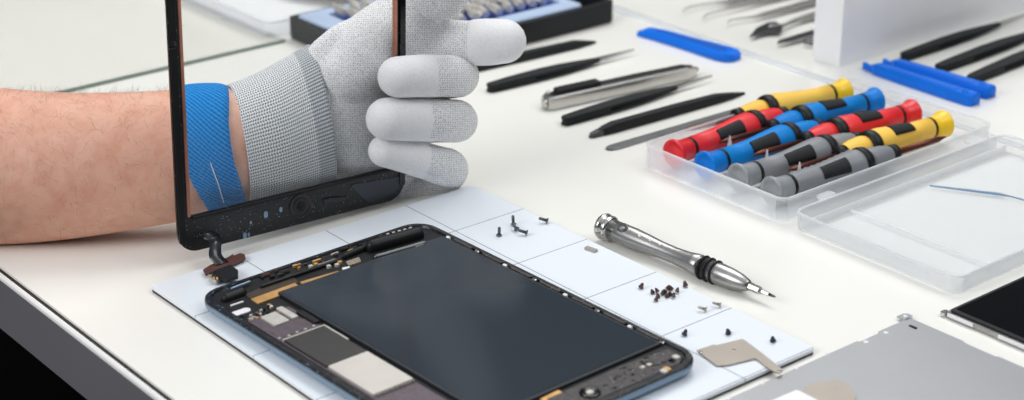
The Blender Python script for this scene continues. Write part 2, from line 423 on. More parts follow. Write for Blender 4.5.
for i in range(5):
    x, y = T(388+i*5.6, 234.2-i*1.5, .0070); MB().prism(rrect(x-.0006, x+.0006, y-.0008, y+.0008, .0003, 2), .0070, .0074).build('adhesive_residue', M['chip'], tab)
for px, py in ((311, 268), (316, 266), (340, 264), (337, 266.5), (329, 268)):
    x, y = T(px, py); MB().prism(rrect(x-.001, x+.001, y-.001, y+.001, .0004, 2), .006, .0074).build('contact', [M['gold'], M['chip']][px % 2], tab)
rc = random.Random(21)
for i in range(34):
    px = 262+rc.random()*150; py = 284-(px-250)*.325-2.5+rc.uniform(-2.2, 3.0)
    x, y = T(px, py, .0068); w_, l_ = rc.uniform(.0004, .0010), rc.uniform(.0006, .0024)
    MB().prism(rrect(x-w_, x+w_, y-l_, y+l_, .0003, 2), .0059, .0066+rc.random()*.0009, b=.0001).build('component', [M['blk'], M['dsteel'], M['lcdblk'], M['gold'], M['brown'], M['dark_shield'], M['blk'], M['chip']][i % 8], tab)
for i in range(22):
    x, y = .183+rc.random()*.012, .082+rc.random()*.040; w_ = rc.uniform(.0003, .0009)
    MB().prism(rrect(x-w_, x+w_, y-w_*1.3, y+w_*1.3, .00025, 2), .0073, .0076).build('residue', [M['blk'], M['lcdblk'], M['dark_shield'], M['dsteel'], M['blk'], M['beige_shield']][i % 6], tab)
# right side brackets and bright tabs
for i, a_ in enumerate((28, 50.5, 71.7, 93, 115, 136.5, 158, 178)):
    MB().prism(rrect(a_/1e3-.0012, a_/1e3+.0014, .1289, .1305, .0006, 3), .0059, .0080, b=.0003).build('bright_tab', M['silver'] if i % 2 else M['white'], tab)
    if i < 7: tp('side_bracket', a_+4, a_+18, 129.4, 131.0, .0059, .0079, M['frontboard'], .0004, .0002)
# front board
MB().prism([(.1822, .058), (.1975-.001, .058), (.1968, .122), (.1935, .1275), (.184, .128), (.1815, .1), (.1822, .09)], .0059, .0073, b=.0003).build('front_board', M['frontboard'], tab)
quad('gold_foil', [(540, 400), (548, 404), (566, 395), (558, 391)], .0060, .0070, M['gold'])
x, y = T(590, 396); MB().lathe([(.0060, .0046), (.0080, .0046), (.0083, .0040), (.0080, .0026), (.0076, .0022)], 24, xf=Matrix.Translation((x, y, 0)) @ Matrix.Rotation(-PI/2, 4, 'Y')).build('microphone_ring', M['blk_g'], tab)
MB().lathe([(.0070, .0018), (.0082, .0017), (.0084, .0008)], 16, xf=Matrix.Translation((x, y, 0)) @ Matrix.Rotation(-PI/2, 4, 'Y')).build('microphone', M['beige_shield'], tab)
for px, py, m in ((672, 361, 'blk_g'), (676, 357, 'chip'), (667, 369, 'gold'), (664, 371, 'chip'), (650, 362, 'dark_shield')):
    x, y = T(px, py, .0073); MB().prism(rrect(x-.0016, x+.0016, y-.0014, y+.0014, .0006, 3), .0070, .0077, b=.0002).build('contact', M[m], tab)

# ------------------------------------------------------------------ raised touch glass
a_ = Vector((-.01406, .02411, .00680))
GX = Vector((.0329, .99907, -.0280)).normalized(); GY = Vector((.01336, .02757, .99953)); GY = (GY-GX*GY.dot(GX)).normalized()
GN = GX.cross(GY).normalized()
GM = Matrix(((GX.x, GY.x, GN.x, a_.x), (GX.y, GY.y, GN.y, a_.y), (GX.z, GY.z, GN.z, a_.z), (0, 0, 0, 1)))
GI = GM.inverted()
def G(px, py, dz=0.0):
    o = GI @ CAM; d = (GI.to_3x3() @ ray(px, py)); t = (dz-o.z)/d.z; q = o+d*t; return (q.x, q.y)
def GR(px, py): d = ray(px, py); return (a_-CAM).dot(GN)/d.dot(GN)
print('glass home', G(300, 207), 'open', G(190, 216), G(400, 170), 'GNx', GN)
gl = thing('touch_glass', 'black-framed clear touch glass held upright by the gloved hand above the tablet', 'touch panel', mw=GM)
W_, H_ = .1347, .200
MB().prism(rrect(.0004, W_-.0004, .0004, H_-.0004, .0108, 8), -.0006, 0).build('glass_pane', M['glass'], gl)
out = rrect(0, W_, 0, H_, .011, 8); inn = rrect(.0062, W_-.0062, .0192, H_-.019, .001, 8)
def ring(mb, o_, i_, z0, z1, mi=0):
    n = len(o_)
    return mb.loops([[(x, y, z0) for x, y in i_], [(x, y, z0) for x, y in o_], [(x, y, z1) for x, y in o_], [(x, y, z1) for x, y in i_], [(x, y, z0) for x, y in i_]], mi, (False, False), sm=False)
ring(MB(), out, inn, -.0010, .0005).build('bezel', M['bezel'], gl)
def gs(name, x0, x1, y0, y1, z0, z1, m, r=.0004, par=None, b=.0002, **kw):
    return MB().prism(rrect(x0/1e3, x1/1e3, y0/1e3, y1/1e3, r, 3), z0, z1, b=b).build(name, m, par or gl, **kw)
gs('gasket', .4, 3.9, 6, 107, .0005, .0017, M['blk'])
gs('gasket', .4, 3.9, 110, 192, .0005, .0017, M['blk'])
gs('copper_trim', 5.6, 7.4, 19, 180, -.0008, .0009, M['copper'])
gs('copper_trim', 127.5, 129.6, 19, 180, -.0008, .0009, M['copper'])
gs('gasket', 130.8, 134.3, 8, 192, .0005, .0017, M['blk_g'])
gs('foam_strip', 8, 127, 17.2, 18.8, .0005, .0013, M['blk'])
hx, hy = G(300, 205)
HXF = Matrix.Translation((hx, hy, 0)) @ Matrix.Rotation(-PI/2, 4, 'Y')
MB().lathe([(.0005, .0066), (.0009, .0066), (.0010, .0063), (.0009, .0058), (.0006, .0055)], 32, xf=HXF).build('home_button_ring', mat('ring_brown', (34, 26, 26), .3), gl)
MB().lathe([(.0005, .0046), (.0008, .0045), (.0008, .0034), (.0006, .0026)], 28, xf=HXF).build('home_button', mat('home_button_film', (24, 19, 20), .4), gl)
MB().prism([G(350, 186), G(368, 203), G(392, 195), G(400, 186), G(398, 176), G(352, 184)], .0005, .0009).build('shielding_film', M['slatefilm'], gl)
MB().prism([G(322, 199), G(323, 203), G(345, 200), G(345, 196), G(330, 197)], .0005, .0013).build('flex_patch', M['blk_g'], gl)
for px, py, r in ((265, 214, .0011), (280, 209, .0008), (244, 235, .0010), (248, 234, .0006), (250, 222, .0005)):
    x, y = G(px, py); MB().prism(rrect(x-r, x+r, y-r*1.6, y+r*1.6, r*.8, 3), .0005, .0010).build('residue_fleck', M['anod'], gl)
# flex cable with its connector lying on the mat
def loc(v): return GI @ v
path = [D(206, 233, GR(206, 233)-.0012), D(212, 237, GR(212, 237)-.004), D(216, 242, GR(216, 242)-.009), D(215, 250, .874), D(216, 257, .8705), P(223, 264, MZ+.0022)]
path = spline([loc(p) for p in path], 6)
L = []
hw = Vector((.0034, 0, 0))
for i, c in enumerate(path):
    t = (path[min(i+1, len(path)-1)]-path[max(i-1, 0)]).normalized(); n_ = t.cross(hw).normalized()*.00015
    h2 = hw*(1.25 if i < 8 else 1.0)
    L.append([tuple(c-h2-n_), tuple(c+h2-n_), tuple(c+h2+n_), tuple(c-h2+n_)])
fc = MB().loops(L, 0).build('flex_cable', mat('black_flex_film', (40, 44, 48), .22), gl)
def slab(pts, z0, z1, m, name, par):
    n = len(pts); lo = [loc(P(x, y, z0)+Vector((0, 0, 0))) for x, y in pts]; 
    top = [P(x, y, z1) for x, y in pts]; bot = [Vector((q.x, q.y, z0)) for q in top]
    return MB().add([tuple(loc(q)) for q in bot+top], [tuple(range(n)), tuple(range(2*n-1, n-1, -1))]+[(i, (i+1) % n, n+(i+1) % n, n+i) for i in range(n)]).build(name, m, par)
slab([(203, 269.5), (205.5, 274), (211, 273), (245.5, 258), (244.5, 254), (240, 253), (234, 255.5), (233, 254), (228, 257), (210, 265)], .0042, .0052, mat('brown_stiffener', (92, 58, 54), .4), 'connector_plate', fc)
slab([(213, 271), (219, 277), (227, 279), (238, 275), (238, 270), (230, 264.5)], .0052, .0070, M['blk'], 'connector', fc)
slab([(208, 273.5), (212, 278.5), (216, 280), (221, 277), (217, 275.5), (211.5, 271.5)], .0038, .0062, M['silver'], 'contact_row', fc)
for px, py in ((210.5, 275.5), (213.5, 278), (217, 278.2)):
    slab([(px-1, py-1), (px+1, py-1.3), (px+1.2, py+.8), (px-.8, py+1)], .0062, .0067, M['gold'], 'contact', fc)

# ------------------------------------------------------------------ person: forearm, glove, wristband
org = P(0, 245, 0)
pr = thing('person', 'bare forearm with blue wristband and white knit glove holding up the touch glass', 'person', org)
arm_px = [(-330, 158, .893, 88), (-240, 158, .896, 86), (-160, 160, .899, 84), (-80, 163, .902, 81), (0, 166.5, .905, 78.5), (60, 166, .9025, 74), (120, 161.5, .901, 69.5), (170, 156, .902, 66), (210, 149, .906, 63), (240, 145, .912, 57), (262, 141, .917, 48)]
AP = [D(x, y, r) for x, y, r, h_ in arm_px]; AW = [h_*r/FPX for x, y, r, h_ in arm_px]; AT = [w*t for w, t in zip(AW, (.9, .9, .9, .88, .86, .83, .78, .74, .70, .70, .7))]
WD = (UP*1.0).normalized()
print('arm zmin', [round((p-WD*w).z, 4) for p, w in zip(AP, AW)])
MB().sweep(AP, AW, AT, WD, 48, caps=(True, True), res=10).build('body', M['skin'], pr, org)
aC, aW, aT = spline(AP, 10), spline1(AW, 10), spline1(AT, 10)
def armpt(s, ph, off=0.0):                    # s in stations
    i = min(max(s*10, 0), len(aC)-1.001); a0 = int(i); f = i-a0
    c = aC[a0].lerp(aC[a0+1], f); t = (aC[min(a0+2, len(aC)-1)]-aC[max(a0-1, 0)]).normalized()
    w = (WD-t*WD.dot(t)).normalized(); m = t.cross(w)
    A = aW[a0]*(1-f)+aW[a0+1]*f+off; B = aT[a0]*(1-f)+aT[a0+1]*f+off
    return c + w*(A*math.cos(ph)) + m*(B*math.sin(ph)), (w*math.cos(ph)/A + m*math.sin(ph)/B).normalized(), t
t_ = (aC[60]-aC[50]).normalized(); side = 1 if t_.cross((WD-t_*WD.dot(t_)).normalized()).dot(FWD) < 0 else -1   # sign of phi facing the camera
# wristband: px of left/right edges for the front side, top (phi=0) to bottom (phi=pi)
def s_at(px):                                 # station index for image x
    xs = [a[0] for a in arm_px]
    for i in range(len(xs)-1):
        if xs[i] <= px <= xs[i+1]: return i+(px-xs[i])/(xs[i+1]-xs[i])
    return len(xs)-1
mb = MB(); NB = 72; rows = []
for j in range(NB+1):
    ph = 2*PI*j/NB; fr = math.cos(ph)         # 1 top, -1 bottom
    u_ = (1-fr)/2
    xl = 193*(1-u_)**2+2*u_*(1-u_)*168+u_*u_*197; xr = 232*(1-u_)**2+2*u_*(1-u_)*206+u_*u_*235
    rows.append((ph, xl, xr))
NS = 8; vv = []; ff = []; uvl = []
for k_ in range(NS+1):
    for ph, xl, xr in rows[:-1]:
        q = k_/NS; x = xl+(xr-xl)*q; e = .0019-.0006*(abs(2*q-1)**6)
        vv.append(armpt(s_at(x), ph*side, e)[0])
outer = [vv[k_*NB:(k_+1)*NB] for k_ in range(NS+1)]
inner = [[armpt(s_at(xl+(xr-xl)*q), ph*side, .0002)[0] for ph, xl, xr in rows[:-1]] for q in (1, 0)]
LL = outer+inner+[outer[0]]
mb.loops([[tuple(p) for p in l] for l in LL], 0, (False, False))
for q in range(len(LL)-1):
    for j in range(NB):
        k0, k1 = (q/NS*.021, (q+1)/NS*.021) if q < NS else (0, 0)
        mb.uv[q*NB+j] = ((k0, j/NB*.19), (k0, (j+1)/NB*.19), (k1, (j+1)/NB*.19), (k1, j/NB*.19))
wb = mb.build('wristband', M['band'], pr, org)
# pale thread mark on the band
tp_ = []
for i in range(7):
    px_ = 202.5+ (211-202.5)*i/6; py_ = 163+(203-163)*i/6
    best = None
    for a in range(0, 181, 1):
        q_, nn, tt = armpt(s_at(px_), math.radians(a)*side, .0021)
        v = q_-CAM; yy = 200-FPX*v.dot(UP)/v.dot(FWD)
        if best is None or abs(yy-py_) < best[0]: best = (abs(yy-py_), q_)
    tp_.append(best[1])
MB().sweep(tp_, [.0001]+[.0003]*5+[.0001], [.0002]*7, WD, 8, res=3).build('thread_mark', M['white'], wb, org)
# arm hair
mb = MB(); rh = random.Random(11)
for i in range(1100):
    s = 3.4+rh.random()*4.2; ph = rh.random()**1.25*PI*.95 - .25
    if rh.random() < .08: ph = rh.random()*.5-.2
    if ph > 1.9 and rh.random() < .6: continue
    p0, nn, tt = armpt(s, ph*side, -.0002)
    px_ = 512+FPX*(p0-CAM).dot(RIGHT)/(p0-CAM).dot(FWD)
    if px_ > 180: continue
    dr = (tt*rh.uniform(-.2, 1)+nn*rh.uniform(.25, .6)-WD*rh.uniform(-.5, .7)).normalized(); ln = rh.uniform(.004, .010)*(1 if ph > .35 else .6)
    bend = Vector((rh.uniform(-1, 1), rh.uniform(-1, 1), rh.uniform(-1, .4)))*ln*.25
    pts = [p0, p0+dr*ln*.5+nn*ln*.05, p0+dr*ln+bend]
    r0 = .00004
    v_ = []; o_ = len(mb.v)
    for q, c in enumerate(pts):
        r_ = r0*(1-.4*q)
        v_ += [c+RIGHT*r_, c+UP*r_, c-RIGHT*r_-UP*r_*.5]
    mb.add([tuple(x) for x in v_], [(0, 1, 4, 3), (1, 2, 5, 4), (2, 0, 3, 5), (3, 4, 7, 6), (4, 5, 8, 7), (5, 3, 6, 8)])
mb.build('arm_hair', M['hair'], pr, org, kind='stuff')

def px2m(a, r): return a*r/FPX
# glove: palm, thumb and index blended; curled fingers added after
def remesh(mb, voxel, it):
    me = mb.mesh('tmp', M['knit']); o = bpy.data.objects.new('tmp', me); COL.objects.link(o)
    m = o.modifiers.new('r', 'REMESH'); m.mode = 'VOXEL'; m.voxel_size = voxel
    m = o.modifiers.new('s', 'SMOOTH'); m.factor = .5; m.iterations = it
    dg = bpy.context.evaluated_depsgraph_get(); e = o.evaluated_get(dg); r = bpy.data.meshes.new_from_object(e)
    bpy.data.objects.remove(o); bpy.data.meshes.remove(me); return r
def fing(mb, st, wd=None, n=24, caps=(True, True), res=8, flat=1.0, **kw):       # st: (px, py, range, radius_px[, thickness ratio])
    pts = [D(a[0], a[1], a[2]) for a in st]; rw = [px2m(a[3], a[2]) for a in st]
    rt = [r*(a[4] if len(a) > 4 else flat) for r, a in zip(rw, st)]
    return mb.sweep(pts, rw, rt, wd or WD, n, caps=caps, res=res, **kw)
mb = MB()
PW = (UP*1.0+RIGHT*.30).normalized()
# palm body
def off(st, k=0): return [(a[0], a[1], GR(a[0], a[1])+a[2], a[3])+tuple(a[4:]) for a in st]
fing(mb, off([(316, 116, .030, 58, .40), (338, 110, .0265, 77, .34), (365, 104, .0255, 88, .28), (395, 104, .0245, 86, .22), (412, 106, .023, 76, .20)]), (PW, UP), 40)
fing(mb, off([(345, 76, .027, 32), (372, 50, .0275, 38), (404, 24, .0275, 36), (424, -4, .024, 33), (446, -42, .012, 26), (464, -80, .004, 22)]), RIGHT)
fing(mb, off([(342, 156, .025, 27), (370, 172, .025, 30), (412, 180, .020, 25)]), UP, flat=.8)
fing(mb, off([(385, 62, .022, 28), (420, 50, .021, 27), (450, 44, .012, 24), (474, 42.5, .000, 22), (503, 41.5, -.012, 21)]), UP)
me = remesh(mb, .0013, 4)
mb = MB(); vs = [tuple(v.co) for v in me.vertices]; mb.add(vs, [tuple(p.vertices) for p in me.polygons], 0, True)
middle = off([(398, 84, .024, 21), (430, 80, .026, 21), (452, 77, .018, 21.5), (457, 76, .002, 21.5), (440, 76, -.010, 21), (418, 76, -.0125, 20.8), (398, 77, -.0125, 20.2)])
ringf = off([(398, 122, .024, 21), (428, 122, .024, 21), (450, 121, .016, 21.5), (456, 121, 0, 21.5), (438, 120, -.0115, 21.5), (412, 119.5, -.0130, 21.5), (387, 119, -.0130, 21)])
pinky = off([(405, 188, .016, 17), (424, 186, .012, 17.5), (442, 178, .006, 18.5), (449, 169, -.002, 19.5), (438, 165, -.0095, 19), (412, 157, -.0115, 17.5), (384, 151, -.0105, 15.5)])
for st in (middle, ringf, pinky): fing(mb, st, UP)
fing(mb, off([(433, 16, .010, 11), (436, 4, .008, 25), (449, -28, .003, 29.5), (466, -72, -.002, 26), (476, -100, -.004, 22)]), RIGHT)
gv = mb.build('glove', M['knit'], pr, org, label='white and grey knit glove')
def place_tip(st, grow=.5):
    m2 = MB(); fing(m2, [(a[0], a[1], a[2], a[3]+(grow if i else .1)) for i, a in enumerate(st)], UP, 28, caps=(False, True)); m2.build('fingertip_coating', M['coating'], gv, org)
def tail(st, px):                            # stations from image x = px to the tip
    k0 = next(i for i in range(len(st)-1) if i >= 3 and st[i+1][0] <= px <= st[i][0]); a, b = st[k0], st[k0+1]; f = (px-a[0])/(b[0]-a[0])
    f2 = f+(1-f)*.4
    return [tuple(x+(y-x)*f for x, y in zip(a, b)), tuple(x+(y-x)*f2 for x, y in zip(a, b))]+list(st[k0+1:])
place_tip(tail(middle, 438)); place_tip(tail(ringf, 434)); place_tip(tail(pinky, 424))
place_tip(off([(471, 42.5, .0015, 22), (476, 42.4, -.001, 22.3), (488, 42, -.006, 22.6), (504, 41.3, -.012, 21.4)]), .9)
# cuff
cuff_st = [(237, 146, .914, 62, .76), (265, 137, .919, 64, .70), (292, 126, .925, 67, .60), (321, 114, .931, 71, .50)]
mb = MB()
pts = [D(a[0], a[1], a[2]) for a in cuff_st]; rw = [px2m(a[3], a[2]) for a in cuff_st]; rt = [r*a[4] for r, a in zip(rw, cuff_st)]
CW = ((UP*1.0-RIGHT*.17).normalized(), (UP-RIGHT*.19).normalized())
mb.sweep(pts, rw, rt, CW, 56, caps=(False, False), res=10, shear=True, uvs=True)
mb.sweep(pts, [r-.0012 for r in rw], [r-.0012 for r in rt], CW, 56, caps=(False, False), res=10, shear=True)
n = 56; a0 = 0; b0 = len(mb.v)//2
for base in (0, len(mb.v)//2-n):
    for j in range(n):
        j2 = (j+1) % n; mb.f.append((base+j, base+j2, b0+base+j2, b0+base+j)); mb.mi.append(0); mb.sm.append(False)
mb.build('glove_cuff', M['cuff'], gv, org, label='coarser knit cuff with a grey band')

# ------------------------------------------------------------------ plastic case and lid with two-sided screwdrivers
def tray(name, x0, x1, y0, y1, h, th, r, m, parent, org=None, rimw=.0003):
    o1 = rrect(x0, x1, y0, y1, r, 6); i1 = rrect(x0+th, x1-th, y0+th, y1-th, max(r-th, .001), 6); lip = rrect(x0-rimw, x1+rimw, y0-rimw, y1+rimw, r+rimw, 6)
    q = lambda pl, z: [(x, y, z) for x, y in pl]
    b_ = MB().loops([q(inset(o1, .0012), .0002), q(o1, .0016), q(o1, h), q(i1, h), q(i1, th+.0002)], 0, sm=False).build(name, m, parent, org)
    rim_ = MB().loops([q(o1, h-.0012), q(lip, h-.0010), q(lip, h+.0002), q(i1, h+.0002), q(i1, h-.0006)], 0, (False, False), sm=False)
    return b_, rim_
case = thing('screwdriver_case', 'milky clear plastic case base holding the coloured screwdrivers', 'case', (.034, .2925, 0))
Cx0, Cx1, Cy0, Cy1 = .0, .107, 0, .178
b_, rim_ = tray('tray', Cx0, Cx1, Cy0, Cy1, .0140, .0010, .006, M['case'], case)
rim_.build('rim', M['caseedge'], case)
for i, x in enumerate((.0275, .0560, .0800)):
    v_ = .042
    MB().add([(x-.0004, v_-.0035, .0015), (x+.0004, v_-.0035, .0015), (x+.0004, v_+.0035, .0015), (x-.0004, v_+.0035, .0015), (x-.0004, v_, .0165), (x+.0004, v_, .0165)], [(0,1,2,3), (0,4,5,1), (2,5,4,3), (0,3,4), (1,5,2)]).build('divider_fin', M['caseedge'], case)
for v_ in (.030, .155):
    MB().prism(rrect(.1074, .1124, v_-.005, v_+.005, .0008, 3), .0085, .0105).build('hinge_lug', M['caseedge'], case)
lid = thing('case_lid', 'empty milky clear lid lying open beside the screwdriver case', 'lid', (.1475, .2925, 0))
b_, rim_ = tray('lid_tray', 0, .1055, 0, .178, .0100, .0010, .007, M['lid'], lid)
rim_.build('rim', M['caseedge'], lid)
MB().box(.0055, .0060, .004, .174, .0012, .0055).build('rib', M['caseedge'], lid)
MB().box(.007, .104, .0380, .0385, .0012, .0030).build('rib', M['caseedge'], lid)
p = P(930, 182, .004); q = P(1000, 190, .004); r_ = P(1060, 206, .004); w2 = Vector((.006, .001, 0))
o = MB().prism([(p.x, p.y), (p.x+.001, p.y), (q.x+.006, q.y+.001), (r_.x+.007, r_.y), (r_.x, r_.y), (q.x, q.y)], .0016, .0024).build('plastic_pick', M['clearblue'])
tag(o, 'thin pale blue plastic strip lying inside the empty case lid', 'plastic strip')

def make_driver(mh, mc, fluted=False):
    def f(root):
        R1 = lambda l: [(x_, r_*1.1) for x_, r_ in l]
        MB().lathe(R1([(.0042, .0015), (.0036, .0036), (.0016, .0056), (0, .0066), (.0006, .0074), (.0020, .0074), (.0040, .0064), (.0075, .0058), (.0125, .0058), (.0128, .0040)]), 32).build('end_cap', M[mc], root)
        MB().lathe(R1([(.0126, .0050), (.0126, .0056), (.0150, .0056), (.0150, .0050)]), 28).build('ring', M['blk'], root)
        prof = [(.0150, .0050), (.0150, .0057), (.030, .0057), (.038, .0061), (.046, .0068), (.054, .0076), (.060, .0080), (.064, .0080), (.066, .0074)]
        mb = MB()
        if fluted:
            prof = [(.0150, .0050), (.0150, .0058)]
            for i in range(20): prof += [(.0165+i*.0024, (.0064 if i % 2 else .0055)+max(0, i-8)*.00018)]
            prof += [(.0655, .0078), (.066, .007)]
        mb.lathe(R1(prof), 28).build('handle', M[mh], root)
        # label pad: a raised patch following the handle, on the side facing up and out
        L = []
        for x in (.033, .0335, .036, .040, .046, .052, .0525):
            r0 = (.0057 + max(0, (x-.031))*.088)*1.1; rr = [r0*1.0, r0*1.10, r0*1.10, r0*1.0]
            hw_ = .36 if .0334 < x < .0522 else .32
            L.append([(x, (r0-.0006)*math.sin(-hw_*1.5+PADA), (r0-.0006)*math.cos(-hw_*1.5+PADA))]+[(x, (r0+.0005)*math.sin(a+PADA), (r0+.0005)*math.cos(a+PADA)) for a in (-hw_*1.5, -hw_*.75, 0, hw_*.75, hw_*1.5)]+[(x, (r0-.0006)*math.sin(hw_*1.5+PADA), (r0-.0006)*math.cos(hw_*1.5+PADA))])
        MB().loops(L, 0).build('label_pad', M['blk_m'], root)
        MB().lathe(R1([(.0655, .0068), (.0655, .0081), (.0675, .0084), (.0705, .0081), (.0720, .0070), (.0720, .0054)]), 32).build('collar', M['blk'], root)
        MB().lathe(R1([(.0712, .0060), (.076, .0066), (.084, .0059), (.090, .0048), (.0912, .0040)]), 40, flute=.07, rng=(.073, .0905)).build('front_grip', M[mh], root)
        MB().lathe(R1([(.0908, .0034), (.0908, .0048), (.0955, .0046), (.0965, .0036), (.0965, .002)]), 24).build('nose_ring', M['blk'], root)
        MB().lathe(R1([(.0945, .0016), (.130, .0016), (.134, .0010), (.137, .0005)]), 12).build('shaft', M['brown'], root)
    return f
# (colour, cap (u,v), front (u,v), label)
DR = [('yellow', (.0445, .4525), (.0365, .386), 'yellow screwdriver farthest back in the case, round cap to the right'),
      ('red', (.0505, .3005), (.0475, .370), 'red screwdriver with its cap at the left end of the case'),
      ('blue', (.0672, .4545), (.0615, .386), 'blue screwdriver with its cap at the right of the case'),
      ('blue', (.0745, .3010), (.0745, .370), 'blue screwdriver with its cap at the left end, beside the red one'),
      ('red', (.0950, .4545), (.0880, .386), 'red screwdriver with its cap at the right of the case'),
      ('grey', (.0985, .3020), (.1010, .370), 'smooth grey screwdriver with its cap at the left end, beside the blue one'),
      ('yellow', (.1190, .4530), (.1145, .386), 'yellow screwdriver nearest the lid hinge, cap to the right'),
      ('grey', (.1230, .3020), (.1270, .370), 'ribbed grey screwdriver nearest the viewer in the case')]
for c, (u0, v0), (u1, v1), lab in DR:
    d = Vector((u1-u0, v1-v0, 0)); rz = math.atan2(d.y, d.x)
    PADA = .85 if v1 > v0 else (1.6 if u0 < .05 else -.35)      # pad turned towards the viewer side (+u)
    t = thing('screwdriver', lab, 'screwdriver', (u0, v0, .0105 if v1 > v0 else .0118), rz, 'coloured screwdrivers in the clear case')
    # the local Y of left-hand tools points to -u
    PADA = -PADA
    if v1 < v0: t.scale = (.9, 1, 1)
    make_driver(c, c+'cap', fluted=('ribbed' in lab))(t)

# ------------------------------------------------------------------ silver precision screwdriver
a1, b1 = P(607, 227.5, .0072), P(775.5, 297, .0050); d = b1-a1; Ld = d.length
XF = Matrix.Translation(a1) @ d.to_track_quat('X', 'Z').to_matrix().to_4x4()
sd = thing('precision_screwdriver', 'silver metal precision screwdriver with three black rings lying beside the mat', 'screwdriver', mw=XF)
k_ = Ld/.1127
def pf(l): return [(x*k_, r) for x, r in l]
MB().lathe(pf([(-.0035, .0020), (-.0042, .0050), (-.0034, .0064), (-.0018, .0070), (-.0006, .0066), (.0002, .0052), (.0006, .0052), (.0010, .0064), (.0022, .0068), (.0034, .0062), (.0040, .0050)]), 40).build('swivel_cap', M['silver'], sd)
body = MB().lathe(pf([(.0036, .0040), (.0036, .0054), (.012, .0055), (.020, .0055), (.028, .0050), (.038, .0043), (.048, .0042), (.056, .0046), (.060, .0052), (.064, .0056), (.0655, .0050)]), 40).build('body', M['steel'], sd)
for x, r in ((.0135, .0024), (.0255, .0009), (.0325, .0007), (.0395, .0006)):
    hr = .0055 if x < .02 else (.0051 if x < .03 else .0046)
    xf = Matrix.Rotation(.45, 4, 'X') @ Matrix.Translation((x*k_, 0, hr-.0009)) @ Matrix.Rotation(-PI/2, 4, 'Y')
    MB().lathe([(0, r*1.1), (.0011, r*1.2), (.0012, r*.9), (.0008, r*.3)], 20, xf=xf).build('grip_hole', M['white'] if x > .02 else M['dsteel'], body)
MB().lathe(pf([(.0650, .0050), (.0780, .0054), (.084, .0052), (.090, .0044), (.095, .0031), (.0965, .0022)]), 36).build('nose_cone', M['steel'], sd)
for x in (.0668, .0706, .0748):
    MB().lathe(pf([(x-.0007, .0050), (x-.0006, .0058), (x, .0062), (x+.0006, .0058), (x+.0007, .0050)]), 32).build('rubber_ring', M['blk'], sd)
MB().lathe(pf([(.096, .0021), (.103, .0019), (.1045, .0012), (.1085, .0009)]), 6, sm=False).build('bit', M['silver'], sd)
MB().lathe(pf([(.1084, .0008), (.1118, .0006), (.1127, .0002)]), 8).build('bit_tip', M['dsteel'], sd)

# ------------------------------------------------------------------ screws on the mat
def screw_at(name, px, py, lab, grp, kind, tilt, az, k=1.0):
    p = P(px, py, MZ)
    t = MB()
    if kind == 'pan': prof = [(0, .0009), (.0001, .0015), (.0005, .0015), (.0009, .0012), (.0010, .0008), (.0045, .0008), (.0050, .0004)]
    else: prof = [(0, .0010), (.0002, .00120), (.0008, .00095), (.0020, .0006), (.0024, .0003)]
    prof = [(x*k, r*k) for x, r in prof]
    t.lathe(prof[:5] if kind == 'pan' else prof[:3], 14)
    R_ = Matrix.Rotation(az, 4, 'Z') @ Matrix.Rotation(-tilt, 4, 'Y')   # axis +X lifted by tilt
    rh_ = max(r for x, r in prof)
    lift = rh_*math.cos(tilt)
    mw = Matrix.Translation((p.x, p.y, MZ+lift+.00005)) @ R_
    th = thing(name, lab, 'screw', group=grp, mw=mw)
    t.build('head', MT, th)
    MB().lathe(prof[2:] if kind != 'pan' else prof[4:], 10).build('shank', MT, th)
MT = mat('dark_screw_steel', (92, 94, 100), .35, .5)
for px, py, lab, ti, az in ((499, 236, 'dark pan-head screw standing on its head, leftmost on the mat', 1.5, 0), (513.5, 226, 'upper dark screw of the touching pair in the back grid square', 1.1, 2.6),
      (517, 232, 'lower dark screw of the touching pair in the back grid square', .35, 3.0), (527.5, 235.5, 'dark pan-head screw just right of the touching pair', .3, -2.3), (548, 223.5, 'dark pan-head screw farthest back, near the mat edge', .3, -2.3)):
    screw_at('screw', px, py, lab, 'dark screws in the back grid square', 'pan', ti, az+(0 if az == 0 else 0))
MT = mat('brown_screw_steel', (92, 70, 70), .4, .5)
cl = [(262, 183), (303, 180), (340, 193), (362, 180), (375, 155), (412, 155), (455, 180), (400, 197), (375, 212), (425, 220), (303, 214), (285, 245)]
for x, y in cl:
    screw_at('small_screw', 620+x/8, 270+y/8+1, 'tiny brown screw in the cluster on the mat', 'tiny screws clustered on the mat', 'sm', rr.uniform(.9, 1.5), rr.uniform(0, 6.2), .98)
for x, y, lab in ((165, 142, 'tiny dark screw lying alone left of the screw cluster'), (525, 130, 'tiny dark screw lying alone right of the cluster, by the mat edge')):
    screw_at('small_screw', 620+x/8, 270+y/8+1, lab, 'tiny screws lying apart on the mat', 'sm', 1.2, rr.uniform(0, 6), 1.15)
MT = mat('black_screw_steel', (58, 58, 66), .4, .5)
for px, py, lab in ((684, 336, 'tiny dark screw beside the tablet corner, left of the metal bracket'), (728.5, 334.5, 'tiny dark screw behind the metal bracket'), (773, 342, 'tiny dark screw right of the metal bracket near the mat corner')):
    screw_at('small_screw', px, py, lab, 'tiny screws lying apart on the mat', 'sm', 1.2, rr.uniform(0, 6), 1.2)
MT = M['nickel']
for px, py, lab in ((706.5, 312, 'pale screw left of the pair by the printed grid line'), (721, 307.5, 'pale screw right of the pair, at the mat edge')):
    screw_at('screw', px, py, lab, 'pale screws near the grid line', 'pan', .25, -2.4, .85)
p = P(591, 250.5, MZ)
o = MB().prism(rrect(-.0034, .0034, -.0013, .0013, .0003, 3), 0, .0013, b=.0002).build('spacer', M['nickel']); o.location = (p.x, p.y, MZ+.00005); o.rotation_euler = (0, 0, .38)
o.rotation_euler[2] = math.atan2((P(596, 252.5)-P(586, 249)).y, (P(596, 252.5)-P(586, 249)).x)
